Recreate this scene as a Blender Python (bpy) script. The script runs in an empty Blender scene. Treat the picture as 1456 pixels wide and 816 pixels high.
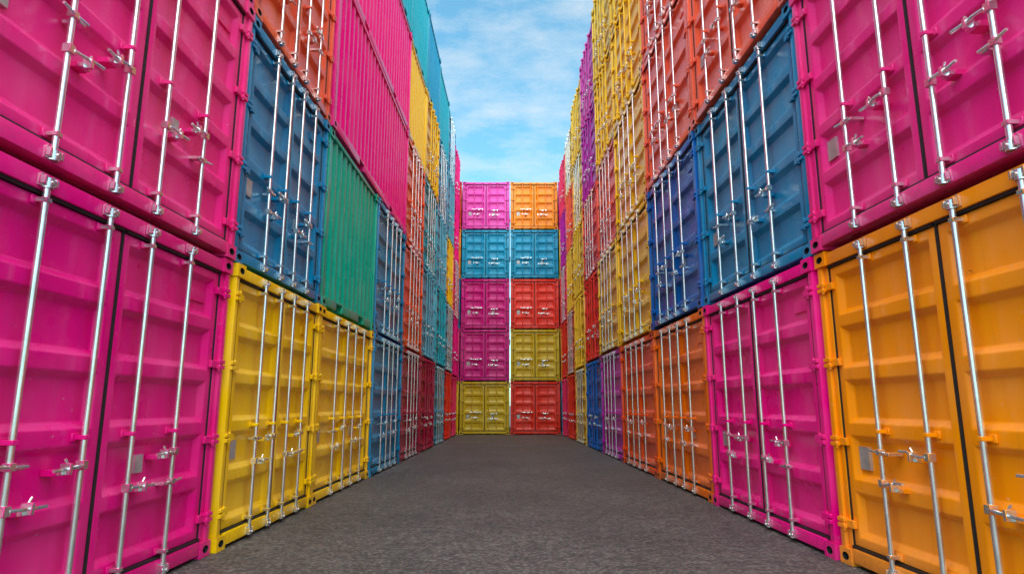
import bpy, bmesh, math, random
from mathutils import Vector, Matrix
random.seed(7)
scene = bpy.context.scene
scene.view_settings.view_transform = 'Standard'
scene.view_settings.look = 'None'
scene.view_settings.exposure = 0

# ------------------------------------------------------------ materials
def newmat(name):
    m = bpy.data.materials.new(name); m.use_nodes = True
    nt = m.node_tree
    return m, nt, nt.nodes['Principled BSDF']

def N(nt, typ, **kw):
    n = nt.nodes.new(typ)
    for k, v in kw.items(): setattr(n, k, v)
    return n

def ramp(nt, src, p0, p1, c0=(0,0,0,1), c1=(1,1,1,1)):
    r = N(nt, 'ShaderNodeValToRGB')
    r.color_ramp.elements[0].position = p0; r.color_ramp.elements[0].color = c0
    r.color_ramp.elements[1].position = p1; r.color_ramp.elements[1].color = c1
    nt.links.new(src, r.inputs['Fac'])
    return r.outputs['Color']

def mix(nt, fac, a, b, mode='MIX'):
    m = N(nt, 'ShaderNodeMix', data_type='RGBA', blend_type=mode)
    for sock, v in ((m.inputs[0], fac), (m.inputs[6], a), (m.inputs[7], b)):
        if isinstance(v, (int, float)): sock.default_value = v
        elif isinstance(v, tuple): sock.default_value = v
        else: nt.links.new(v, sock)
    return m.outputs[2]

def math_n(nt, op, a, b):
    m = N(nt, 'ShaderNodeMath', operation=op)
    for i, v in enumerate((a, b)):
        if isinstance(v, (int, float)): m.inputs[i].default_value = v
        else: nt.links.new(v, m.inputs[i])
    return m.outputs[0]

def noise(nt, vec, scale, detail=4, rough=0.55, stretch=None):
    n = N(nt, 'ShaderNodeTexNoise')
    n.inputs['Scale'].default_value = scale
    n.inputs['Detail'].default_value = detail
    n.inputs['Roughness'].default_value = rough
    if stretch:
        mp = N(nt, 'ShaderNodeMapping'); mp.inputs['Scale'].default_value = stretch
        nt.links.new(vec, mp.inputs['Vector']); vec = mp.outputs[0]
    nt.links.new(vec, n.inputs['Vector'])
    return n.outputs['Fac']

def paint_material():
    m, nt, b = newmat('container_paint')
    L = nt.links
    oi = N(nt, 'ShaderNodeObjectInfo'); tc = N(nt, 'ShaderNodeTexCoord')
    off = N(nt, 'ShaderNodeVectorMath', operation='MULTIPLY_ADD')
    comb = N(nt, 'ShaderNodeCombineXYZ')
    for i in range(3): L.new(oi.outputs['Random'], comb.inputs[i])
    L.new(comb.outputs[0], off.inputs[0]); off.inputs[1].default_value = (91, 57, 73)
    L.new(tc.outputs['Object'], off.inputs[2])
    v = off.outputs[0]
    base = oi.outputs['Color']
    big = noise(nt, v, 1.3, 3, 0.6)
    fade = ramp(nt, big, 0.45, 0.78)
    c = mix(nt, math_n(nt, 'MULTIPLY', fade, 0.06), base, (0.85, 0.8, 0.78, 1))
    # vertical grime streaks
    st = ramp(nt, noise(nt, v, 3.0, 3, 0.65, (4.5, 4.5, 0.30)), 0.56, 0.80)
    c = mix(nt, math_n(nt, 'MULTIPLY', st, 0.24), c, mix(nt, 0.6, base, (0.05, 0.035, 0.03, 1)))
    # grime on the lowest part
    sep = N(nt, 'ShaderNodeSeparateXYZ'); L.new(tc.outputs['Object'], sep.inputs[0])
    low = N(nt, 'ShaderNodeMapRange'); low.inputs[1].default_value = 0.30; low.inputs[2].default_value = 0.0
    L.new(sep.outputs[2], low.inputs[0])
    fine = noise(nt, v, 11.0, 4, 0.75, (1.0, 1.0, 2.2))
    lg = math_n(nt, 'MULTIPLY', low.outputs[0], ramp(nt, fine, 0.40, 0.7))
    c = mix(nt, math_n(nt, 'MULTIPLY', lg, 0.35), c, (0.09, 0.06, 0.045, 1))
    # scuffs, chips, rust pin-holes
    c = mix(nt, math_n(nt, 'MULTIPLY', ramp(nt, fine, 0.69, 0.72), 0.40), c, (0.80, 0.76, 0.72, 1))
    c = mix(nt, ramp(nt, fine, 0.27, 0.29, (0.65, 0.65, 0.65, 1), (0, 0, 0, 1)), c, (0.11, 0.035, 0.015, 1))
    L.new(c, b.inputs['Base Color'])
    rr = N(nt, 'ShaderNodeMapRange'); rr.inputs[3].default_value = 0.16; rr.inputs[4].default_value = 0.40
    L.new(big, rr.inputs[0])
    L.new(rr.outputs[0], b.inputs['Roughness'])
    bp = N(nt, 'ShaderNodeBump'); bp.inputs['Strength'].default_value = 0.32; bp.inputs['Distance'].default_value = 0.02
    h2 = noise(nt, v, 2.2, 1, 0.5)
    L.new(math_n(nt, 'ADD', h2, math_n(nt, 'MULTIPLY', fine, 0.02)), bp.inputs['Height'])
    L.new(bp.outputs[0], b.inputs['Normal'])
    b.inputs['Specular IOR Level'].default_value = 0.34
    return m

def steel_material():
    m, nt, b = newmat('galvanised_steel')
    tc = N(nt, 'ShaderNodeTexCoord')
    n = noise(nt, tc.outputs['Object'], 18, 3, 0.7, (1, 1, 0.3))
    c = ramp(nt, n, 0.3, 0.75, (0.92, 0.93, 0.94, 1), (0.62, 0.60, 0.58, 1))
    c = mix(nt, math_n(nt, 'MULTIPLY', ramp(nt, n, 0.68, 0.76), 0.65), c, (0.22, 0.10, 0.05, 1))
    nt.links.new(c, b.inputs['Base Color'])
    b.inputs['Metallic'].default_value = 0.9
    b.inputs['Roughness'].default_value = 0.25
    return m

def plain(name, col, rough, metal=0.0):
    m, nt, b = newmat(name)
    tc = N(nt, 'ShaderNodeTexCoord')
    n = noise(nt, tc.outputs['Object'], 12, 3, 0.6)
    c = ramp(nt, n, 0.3, 0.7, tuple(x*0.8 for x in col)+(1,), tuple(min(1, x*1.2) for x in col)+(1,))
    nt.links.new(c, b.inputs['Base Color'])
    b.inputs['Roughness'].default_value = rough; b.inputs['Metallic'].default_value = metal
    return m

PAINT = paint_material()
STEEL = steel_material()
RUBBER_HOLE_SHADE = plain('rubber_gasket_and_hole_shade', (0.010, 0.011, 0.012), 0.6)  # door gasket rubber; also the painted-in shade inside the casting holes
PLATE = plain('data_plate_aluminium', (0.45, 0.44, 0.43), 0.4, 0.4)
MATS = [PAINT, STEEL, RUBBER_HOLE_SHADE, PLATE]

# ------------------------------------------------------------ mesh helpers
def box(bm, x0, x1, y0, y1, z0, z1, mat=0):
    vs = [bm.verts.new(p) for p in ((x0,y0,z0),(x1,y0,z0),(x1,y1,z0),(x0,y1,z0),(x0,y0,z1),(x1,y0,z1),(x1,y1,z1),(x0,y1,z1))]
    for f in ((0,3,2,1),(4,5,6,7),(0,1,5,4),(1,2,6,5),(2,3,7,6),(3,0,4,7)):
        bm.faces.new([vs[i] for i in f]).material_index = mat

def cyl(bm, p0, p1, r, mat=1, seg=12):
    p0, p1 = Vector(p0), Vector(p1); d = (p1-p0).normalized()
    a = Vector((1,0,0)) if abs(d.x) < 0.9 else Vector((0,1,0))
    u = d.cross(a).normalized(); w = d.cross(u)
    R = []
    for p in (p0, p1):
        R.append([bm.verts.new(p + u*math.cos(t)*r + w*math.sin(t)*r) for t in [2*math.pi*i/seg for i in range(seg)]])
    for i in range(seg):
        j = (i+1) % seg
        bm.faces.new((R[0][i], R[0][j], R[1][j], R[1][i])).material_index = mat
    bm.faces.new(R[0][::-1]).material_index = mat
    bm.faces.new(R[1]).material_index = mat

def casting(bm, x0, x1, y0, y1, z0, z1):
    """corner casting: block with a real oval lashing hole in its front face"""
    cx, cz = (x0+x1)/2, (z0+z1)/2; hx, hz = (x1-x0)/2, (z1-z0)/2
    n = 16; out = []; inn = []; back = []
    for i in range(n):
        t = 2*math.pi*i/n + math.pi/n
        c, s = math.cos(t), math.sin(t)
        k = 1/max(abs(c), abs(s))
        out.append(bm.verts.new((cx+hx*c*k, y0, cz+hz*s*k)))
        inn.append(bm.verts.new((cx+c*hx*0.58, y0, cz+s*hz*0.50)))
        back.append(bm.verts.new((cx+c*hx*0.58, y0+0.07, cz+s*hz*0.50)))
    co = [bm.verts.new((cx+hx*a, y0, cz+hz*b)) for a, b in ((1,1),(-1,1),(-1,-1),(1,-1))]
    cb = [bm.verts.new((cx+hx*a, y1, cz+hz*b)) for a, b in ((1,1),(-1,1),(-1,-1),(1,-1))]
    for i in range(n):
        j = (i+1) % n
        bm.faces.new((out[i], inn[i], inn[j], out[j]))
        bm.faces.new((inn[i], back[i], back[j], inn[j])).material_index = 2  # hole walls and back coloured near-black, shade painted in
    bm.faces.new(back).material_index = 2
    for q in range(4):
        i = q*4+1
        bm.faces.new((out[i], out[i+1], co[q]))
    for q in range(4):
        r = (q+1) % 4
        bm.faces.new((co[q], co[r], cb[r], cb[q]))
    bm.faces.new(cb)

def do_bevel(bm, w, seg=2):
    bmesh.ops.recalc_face_normals(bm, faces=bm.faces)
    es = [e for e in bm.edges if len(e.link_faces) == 2 and e.calc_face_angle(0) > 0.4]
    bmesh.ops.bevel(bm, geom=es, offset=w, segments=seg, profile=0.6, affect='EDGES', clamp_overlap=True)

def merge(parts, name):
    out = bmesh.new()
    for p in parts:
        tmp = bpy.data.meshes.new('tmp'); p.to_mesh(tmp); out.from_mesh(tmp); p.free(); bpy.data.meshes.remove(tmp)
    for f in out.faces: f.smooth = True
    me = bpy.data.meshes.new(name); out.to_mesh(me); out.free()
    me.set_sharp_from_angle(angle=math.radians(38))
    for m in MATS: me.materials.append(m)
    return me

def frame(W, H, D):
    hw = W/2
    cs = bmesh.new()
    for sx in (-1, 1):
        for z0, z1 in ((0.0, 0.125), (H-0.125, H)):
            a, b = sorted((sx*hw, sx*(hw-0.17)))
            casting(cs, a, b, -0.006, 0.16, z0, z1)
    bmesh.ops.recalc_face_normals(cs, faces=cs.faces)
    fr = bmesh.new()
    for sx in (-1, 1):
        a, b = sorted((sx*(hw-0.012), sx*(hw-0.075)))
        box(fr, a, b, 0.008, 0.12, 0.126, H-0.126)
        a, b = sorted((sx*(hw-0.0765), sx*(hw-0.135)))
        box(fr, a, b, 0.034, 0.12, 0.126, H-0.126)
    do_bevel(fr, 0.006)
    body = bmesh.new()
    box(body, -hw+0.03, hw-0.03, 0.13, D, 0.035, H-0.035)
    for sx in (-1, 1):
        for z0, z1 in ((0.0, 0.125), (H-0.125, H)):
            a, b = sorted((sx*hw, sx*(hw-0.17)))
            box(body, a, b, D-0.02, D+0.14, z0, z1)
    return [cs, fr, body]

def door_container(W, H, seed, painted=False, D=6.0):
    rnd = random.Random(seed)
    hw = W/2
    S = 0 if painted else 1      # hardware painted over on some containers
    parts = frame(W, H, D)
    fr = bmesh.new()
    box(fr, -hw+0.172, hw-0.172, 0.010, 0.12, H-0.125, H-0.020)
    box(fr, -hw+0.172, hw-0.172, 0.002, 0.11, 0.030, 0.135)
    do_bevel(fr, 0.006); parts.append(fr)
    x_in, x_out = 0.014, hw-0.137-0.018
    z0, z1 = 0.160, H-0.150
    yf = 0.045; rec = 0.050; sl = 0.046
    nP = 5
    mx = 0.075; mz = 0.070; gap = 0.095
    ph = ((z1-z0)-2*mz-(nP-1)*gap)/nP
    for sx in (-1, 1):
        d = bmesh.new()
        xs = [x_in, x_in+mx, x_out-mx, x_out]
        zs = [z0]
        for i in range(nP):
            a = z0+mz+i*(ph+gap); zs += [a, a+ph]
        zs.append(z1)
        g = [[d.verts.new((sx*x, yf, z)) for z in zs] for x in xs]
        for i in range(3):
            for j in range(len(zs)-1):
                if i == 1 and j % 2 == 1:
                    q = [g[1][j], g[2][j], g[2][j+1], g[1][j+1]]
                    xa, xb = xs[1]+sl, xs[2]-sl; za, zb = zs[j]+sl, zs[j+1]-sl
                    dd = rec*rnd.uniform(0.92, 1.05)
                    p = [d.verts.new((sx*x, yf+dd, z)) for x, z in ((xa,za),(xb,za),(xb,zb),(xa,zb))]
                    d.faces.new(p)
                    for k in range(4):
                        d.faces.new((q[k], q[(k+1)%4], p[(k+1)%4], p[k]))
                else:
                    d.faces.new((g[i][j], g[i+1][j], g[i+1][j+1], g[i][j+1]))
        bnd = [e for e in d.edges if len(e.link_faces) == 1]
        r = bmesh.ops.extrude_edge_only(d, edges=bnd)
        for v in [v for v in r['geom'] if isinstance(v, bmesh.types.BMVert)]: v.co.y += 0.06
        do_bevel(d, 0.009)
        parts.append(d)
    gk = bmesh.new()
    box(gk, -0.0125, 0.0125, 0.040, 0.11, z0-0.01, z1+0.01, 2)
    for sx in (-1, 1):
        a, b = sorted((sx*(x_out+0.001), sx*(x_out+0.0165)))
        box(gk, a, b, 0.040, 0.11, z0-0.004, z1+0.004, 2)
        a, b = sorted((sx*0.0135, sx*(x_out+0.0165)))
        box(gk, a, b, 0.026, 0.11, z1+0.004, z1+0.0245, 2)
        box(gk, a, b, 0.026, 0.11, z0-0.0245, z0-0.004, 2)
    parts.append(gk)
    hg = bmesh.new(); hs = bmesh.new()
    for sx in (-1, 1):
        for k in range(4):
            z = z0+0.16+k*(z1-z0-0.32)/3
            a, b = sorted((sx*(hw-0.016), sx*(hw-0.115)))
            box(hg, a, b, -0.012, 0.033, z-0.040, z-0.006)
            box(hg, a, b, -0.012, 0.033, z+0.008, z+0.040)
            a, b = sorted((sx*(hw-0.085), sx*(x_out-0.06)))
            box(hg, a, b, 0.012, 0.044, z-0.030, z+0.030)
            cyl(hs, (sx*(hw-0.095), 0.002, z-0.055), (sx*(hw-0.095), 0.002, z+0.055), 0.013, 0, 8)
    do_bevel(hg, 0.003, 1); parts += [hg, hs]
    rd = bmesh.new(); kp = bmesh.new()
    dw = x_out-x_in
    ry = -0.014
    for sx in (-1, 1):
        for idx, fx in enumerate((0.165, 0.565)):
            x = sx*(x_in+dw*fx) + rnd.uniform(-0.008, 0.008)
            cyl(rd, (x, ry, 0.050), (x+rnd.uniform(-0.004, 0.004), ry, H-0.055), 0.0185, S, 12)
            for z in (H-0.075, 0.075):
                box(kp, x-0.056, x+0.056, -0.008, 0.0095, z-0.036, z+0.036, S)
                box(kp, x-0.053, x-0.036, -0.040, -0.008, z-0.026, z+0.026, S)
                box(kp, x+0.036, x+0.053, -0.040, -0.008, z-0.026, z+0.026, S)
                cyl(rd, (x, ry, z-0.040), (x, ry, z+0.016), 0.031, S, 12)
                cyl(rd, (x, ry, z-0.012), (x, ry-0.044, z-0.012), 0.015, S, 8)
                for bx in (-0.045, 0.045):
                    cyl(rd, (x+bx, 0.0, z+0.030), (x+bx, -0.016, z+0.030), 0.009, S, 6)
            for z, mt in ((z0+0.035, S), (z0+mz+2*ph+1.5*gap, 0), (z1-0.035, S)):
                box(kp, x-0.045, x+0.045, 0.030, 0.0445, z-0.024, z+0.024, 0)
                box(kp, x-0.024, x+0.024, -0.036, 0.031, z-0.014, z+0.014, mt)
            zh = (0.70 if idx == 0 else 0.92) if sx > 0 else (0.92 if idx == 0 else 0.70)
            zh += rnd.uniform(-0.03, 0.03)
            dr = 1 if ((idx == 0) == (sx > 0)) else -1
            box(kp, x-0.025, x+0.025, ry-0.030, ry+0.022, zh-0.028, zh+0.028, 1)
            tilt = rnd.uniform(-0.02, 0.025)
            pts = [(x+dr*0.018, ry-0.024, zh), (x+dr*0.07, ry-0.038, zh-0.003), (x+dr*0.20, ry-0.026, zh+tilt), (x+dr*0.27, ry-0.034, zh+tilt)]
            for a, b in zip(pts[:-1], pts[1:]): cyl(rd, a, b, 0.0105, 1, 8)
            xr = x+dr*0.15
            box(kp, xr-0.045, xr+0.045, 0.0, 0.086, zh-0.048, zh-0.012, 0)
            box(kp, xr-0.036, xr+0.036, ry-0.014, 0.001, zh-0.045, zh-0.014, 1)
            box(kp, xr-0.012, xr+0.012, ry-0.050, 0.0, zh-0.042, zh+0.024, 1)
            cyl(rd, (xr, ry-0.02, zh+0.022), (xr+0.02*dr, ry-0.02, zh+0.048), 0.008, 1, 8)
            if idx == 1:
                z2 = zh-0.22 if zh > 0.8 else zh+0.22
                box(kp, x-0.024, x+0.024, ry-0.028, ry+0.020, z2-0.022, z2+0.022, 1)
                cyl(rd, (x-dr*0.02, ry-0.02, z2), (x-dr*0.11, ry-0.024, z2+0.010), 0.0095, 1, 8)
                box(kp, x+dr*0.075-0.030, x+dr*0.075+0.030, ry-0.010, 0.086, z2-0.022, z2+0.006, 1)
                cyl(rd, (x+dr*0.02, ry-0.02, z2), (x+dr*0.10, ry-0.026, z2-0.004), 0.0095, 1, 8)
    do_bevel(kp, 0.003, 1)
    parts += [rd, kp]
    pl = bmesh.new()
    zc = z0+mz+(ph+gap)+ph*0.5
    xx = -(x_out-0.20)
    box(pl, xx-0.070, xx+0.070, yf+0.030, yf+0.056, zc-0.09, zc+0.09, 3)
    if rnd.random() < 0.5:
        xx = x_in+dw*0.36
        box(pl, xx-0.050, xx+0.050, yf+0.031, yf+0.056, zc-0.065, zc+0.065, 3)
    if rnd.random() < 0.6:
        zc2 = z0+mz+4*(ph+gap)+ph*0.5
        box(pl, x_out-0.38, x_out-0.15, yf+0.031, yf+0.056, zc2-0.05, zc2+0.05, 0)
    do_bevel(pl, 0.002, 1); parts.append(pl)
    return merge(parts, 'container_door_end')

def side_container(W, H, D=2.44):
    hw = W/2
    parts = frame(W, H, D)
    fr = bmesh.new()
    box(fr, -hw+0.172, hw-0.172, 0.014, 0.12, H-0.085, H-0.020)
    segs = [-hw+0.172, -hw*0.42-0.16, -hw*0.42+0.16, hw*0.42-0.16, hw*0.42+0.16, hw-0.172]
    for i in (0, 2, 4):
        box(fr, segs[i], segs[i+1], 0.014, 0.12, 0.030, 0.160)
    for i in (1, 3):
        box(fr, segs[i]+0.001, segs[i+1]-0.001, 0.015, 0.12, 0.135, 0.159)
    do_bevel(fr, 0.005); parts.append(fr)
    sh = bmesh.new()
    x = -hw+0.1355; prof = []
    n = max(4, round((W-0.27)/0.25)); per = (W-0.271)/n
    for i in range(n):
        a = x+i*per
        prof += [(a, 0.030), (a+per*0.30, 0.030), (a+per*0.5, 0.080), (a+per*0.80, 0.080)]
    prof.append((hw-0.1355, 0.030))
    zs = [0.15, H-0.08]
    g = [[sh.verts.new((px, py, z)) for z in zs] for px, py in prof]
    for i in range(len(g)-1):
        sh.faces.new((g[i][0], g[i+1][0], g[i+1][1], g[i][1]))
    do_bevel(sh, 0.010); parts.append(sh)
    return merge(parts, 'container_long_side')

COL = {
 'magenta': (0.86, 0.001, 0.23), 'pink': (0.93, 0.022, 0.25), 'hotpink': (0.96, 0.003, 0.27),
 'yellow': (0.99, 0.60, 0.001), 'softyellow': (0.95, 0.58, 0.03), 'olive': (0.66, 0.44, 0.01),
 'blue': (0.001, 0.23, 0.46), 'deepblue': (0.001, 0.12, 0.46), 'cyan': (0.003, 0.34, 0.56),
 'green': (0.001, 0.40, 0.26), 'teal': (0.001, 0.45, 0.56),
 'orange': (0.99, 0.30, 0.001), 'redorange': (0.95, 0.095, 0.003), 'red': (0.85, 0.035, 0.014),
 'salmon': (0.95, 0.14, 0.06), 'maroon': (0.42, 0.006, 0.05), 'purple': (0.58, 0.012, 0.42),
 'lilac': (0.78, 0.06, 0.44), 'sky': (0.14, 0.48, 0.64), 'rose': (0.92, 0.035, 0.15),
 'deeporange': (0.97, 0.18, 0.003), 'violetpink': (0.68, 0.003, 0.24),
}
cache = {}
def get_mesh(kind, W, H, v, painted):
    k = (kind, round(W, 2), round(H, 2), v, painted)
    if k not in cache:
        cache[k] = door_container(W, H, int(W*100)*7+int(H*100)+v, painted) if kind == 'd' else side_container(W, H)
    return cache[k]

def place(kind, W, H, loc, rot, col, v, painted=False):
    me = get_mesh(kind, W, H, v, painted)
    o = bpy.data.objects.new('shipping_container', me)
    scene.collection.objects.link(o)
    o.location = loc; o.rotation_euler = (0, 0, rot)
    c = COL[col]
    j = random.uniform(0.90, 1.04)
    o.color = (min(1, c[0]*j), min(1, c[1]*j), min(1, c[2]*j), 1)
    return o

def wall(side, ys, hs, grid):
    def X(y):
        return -(2.60-0.011*(y-5.5)) if side < 0 else 2.70-0.024*(y-5.5)
    for c in range(len(ys)-1):
        z = 0.0
        for r in range(len(grid)):
            code = grid[r][c] if c < len(grid[r]) else None
            H = hs[c]
            if code and code != '-':
                kind = 'd'; span = 1
                if code.startswith('s2:'): kind, span, code = 's', 2, code[3:]
                elif code.startswith('s:'): kind, code = 's', code[2:]
                y0, y1 = ys[c], ys[c+span]
                W = (y1-y0)-0.045
                ym = (y0+y1)/2
                ang = math.atan2(X(y1)-X(y0), y1-y0)
                dx = random.uniform(-0.022, 0.022)
                rot = (math.pi/2 if side < 0 else -math.pi/2) - ang
                place(kind, W, H-0.014, (X(ym)+dx, ym+random.uniform(-0.01, 0.01), z+0.003), rot+random.uniform(-0.003, 0.003), code, (c+r) % 2,
                      (c >= 5 and (c+r*2) % 3 != 0) or (side > 0 and c in (3, 4) and r >= 3))
            z += H

LY = [2.62, 5.80, 8.45, 11.60, 14.50, 17.30, 20.10, 22.85, 25.30, 27.55]
RY = [2.50, 5.55, 8.60, 11.50, 14.60, 17.40, 20.30, 22.95, 25.40, 27.55]
hsL = [2.59]*6+[2.55, 2.50, 2.42]
hsR = [2.59]*5+[2.55, 2.48, 2.40, 2.34]
left = [
 ['magenta', 'yellow', 'yellow', 'blue', 'maroon', 'maroon', 'cyan', 'red', 'rose'],
 ['pink', 'blue', 's:green', 'blue', 'redorange', 'sky', 'teal', 'sky', 'magenta'],
 ['hotpink', 'salmon', 's2:hotpink', '-', 'redorange', 'teal', 'sky', 'yellow', 'rose'],
 ['pink', 'salmon', 's2:hotpink', '-', 's:yellow', 'yellow', 'cyan', 'sky', 'hotpink'],
 ['blue', 'orange', 's:hotpink', 's:teal', 's:teal', 's:cyan', 's:teal', 'cyan', 'hotpink'],
]
right = [
 ['orange', 'magenta', 'deeporange', 'redorange', 'purple', 'deepblue', 'softyellow', 'red', 'rose'],
 ['pink', 'blue', 'deepblue', 'yellow', 'softyellow', 'red', 'softyellow', 'salmon', 'red'],
 ['hotpink', 'salmon', 'salmon', 'yellow', 'salmon', 'red', 'softyellow', 'softyellow', 'rose'],
 ['orange', 'redorange', 'salmon', 'yellow', 'yellow', 'purple', 'yellow', 'salmon', 'purple'],
 ['pink', 'salmon', 'orange', 'yellow', 'softyellow', 'lilac', 'softyellow', 'yellow', 'rose'],
]
wall(-1, LY, hsL, left)
wall(1, RY, hsR, right)

back = [['yellow', 'olive', 'red', 'blue'], ['pink', 'violetpink', 'olive', 'orange'], ['blue', 'violetpink', 'red', 'red'],
        ['orange', 'cyan', 'cyan', 'yellow'], ['red', 'lilac', 'orange', 'magenta']]
bw, bh = 2.20, 2.27
for r, row in enumerate(back):
    for c, col in enumerate(row):
        place('d', bw-0.035, bh-0.012, (-0.09+(c-1.5)*bw, 27.80+random.uniform(-0.015, 0.015), r*bh+0.003), random.uniform(-0.003, 0.003), col, (r+c) % 2, True)

# ------------------------------------------------------------ ground
me = bpy.data.meshes.new('asphalt_ground')
bm = bmesh.new()
vs = [bm.verts.new(p) for p in ((-600,-600,0),(600,-600,0),(600,600,0),(-600,600,0))]
bm.faces.new(vs); bm.to_mesh(me); bm.free()
g = bpy.data.objects.new('asphalt_ground', me); scene.collection.objects.link(g)
m, nt, b = newmat('asphalt')
tc = N(nt, 'ShaderNodeTexCoord'); v = tc.outputs['Object']
n9 = noise(nt, v, 7, 5, 0.75)
c = ramp(nt, noise(nt, v, 0.6, 4, 0.6), 0.3, 0.72, (0.090, 0.082, 0.077, 1), (0.155, 0.142, 0.134, 1))
vo = N(nt, 'ShaderNodeTexVoronoi'); vo.inputs['Scale'].default_value = 26; nt.links.new(v, vo.inputs['Vector'])
agg = ramp(nt, vo.outputs['Distance'], 0.12, 0.62, (1.4, 1.36, 1.32, 1), (0.40, 0.40, 0.41, 1))
c = mix(nt, 0.8, c, mix(nt, 1.0, c, agg, 'MULTIPLY'))
c = mix(nt, 1.0, c, ramp(nt, n9, 0.32, 0.68, (0.55, 0.55, 0.56, 1), (1.4, 1.34, 1.28, 1)), 'MULTIPLY')
stn = ramp(nt, noise(nt, v, 1.6, 4, 0.7, (1, 0.30, 1)), 0.54, 0.68)
c = mix(nt, math_n(nt, 'MULTIPLY', stn, 0.4), c, (0.045, 0.041, 0.039, 1))
nt.links.new(c, b.inputs['Base Color'])
b.inputs['Roughness'].default_value = 0.55
bp = N(nt, 'ShaderNodeBump'); bp.inputs['Strength'].default_value = 1.0; bp.inputs['Distance'].default_value = 0.03
hh = math_n(nt, 'ADD', math_n(nt, 'MULTIPLY', vo.outputs['Distance'], -0.6), math_n(nt, 'MULTIPLY', n9, 1.8))
nt.links.new(hh, bp.inputs['Height']); nt.links.new(bp.outputs[0], b.inputs['Normal'])
me.materials.append(m)

# ------------------------------------------------------------ sky + sun
SUN_EL, SUN_ROT = math.radians(58), math.radians(180)
w = bpy.data.worlds.new('World'); scene.world = w; w.use_nodes = True
nt = w.node_tree; bg = nt.nodes['Background']
sky = N(nt, 'ShaderNodeTexSky', sky_type='NISHITA'); sky.sun_disc = False
sky.sun_elevation = SUN_EL; sky.sun_rotation = SUN_ROT
skb = mix(nt, 1.0, sky.outputs[0], (1.35, 2.3, 2.1, 1), 'MULTIPLY')
tc = N(nt, 'ShaderNodeTexCoord')
sep = N(nt, 'ShaderNodeSeparateXYZ'); nt.links.new(tc.outputs['Generated'], sep.inputs[0])
zz = math_n(nt, 'MAXIMUM', math_n(nt, 'ADD', sep.outputs[2], 0.12), 0.05)
cx = math_n(nt, 'DIVIDE', sep.outputs[0], zz); cy = math_n(nt, 'DIVIDE', math_n(nt, 'MULTIPLY', sep.outputs[1], 1.5), zz)
cb = N(nt, 'ShaderNodeCombineXYZ'); nt.links.new(cx, cb.inputs[0]); nt.links.new(cy, cb.inputs[1])
n0 = noise(nt, cb.outputs[0], 1.6, 3, 0.6)
n1 = noise(nt, cb.outputs[0], 6.5, 6, 0.70)
cl = ramp(nt, math_n(nt, 'ADD', math_n(nt, 'MULTIPLY', n0, 0.5), math_n(nt, 'MULTIPLY', n1, 0.5)), 0.42, 0.68)
skyc = mix(nt, math_n(nt, 'MULTIPLY', cl, 0.6), skb, (7.0, 7.2, 7.2, 1))
nt.links.new(skyc, bg.inputs['Color']); bg.inputs['Strength'].default_value = 0.14

sl = bpy.data.lights.new('sun', 'SUN'); sl.energy = 5; sl.angle = math.radians(85); sl.color = (1, 0.95, 0.88)
so = bpy.data.objects.new('sun', sl); scene.collection.objects.link(so)
dirv = Vector((0, -math.cos(SUN_EL), math.sin(SUN_EL)))
so.rotation_euler = dirv.to_track_quat('Z', 'Y').to_euler()

# ------------------------------------------------------------ camera
cd = bpy.data.cameras.new('camera'); co = bpy.data.objects.new('camera', cd); scene.collection.objects.link(co)
cd.sensor_width = 36; cd.lens = 900/1456*36; cd.clip_end = 2000; cd.clip_start = 0.05
co.location = (0, 0, 1.27)
co.rotation_euler = (math.radians(90+10.5), 0, 0)
scene.camera = co
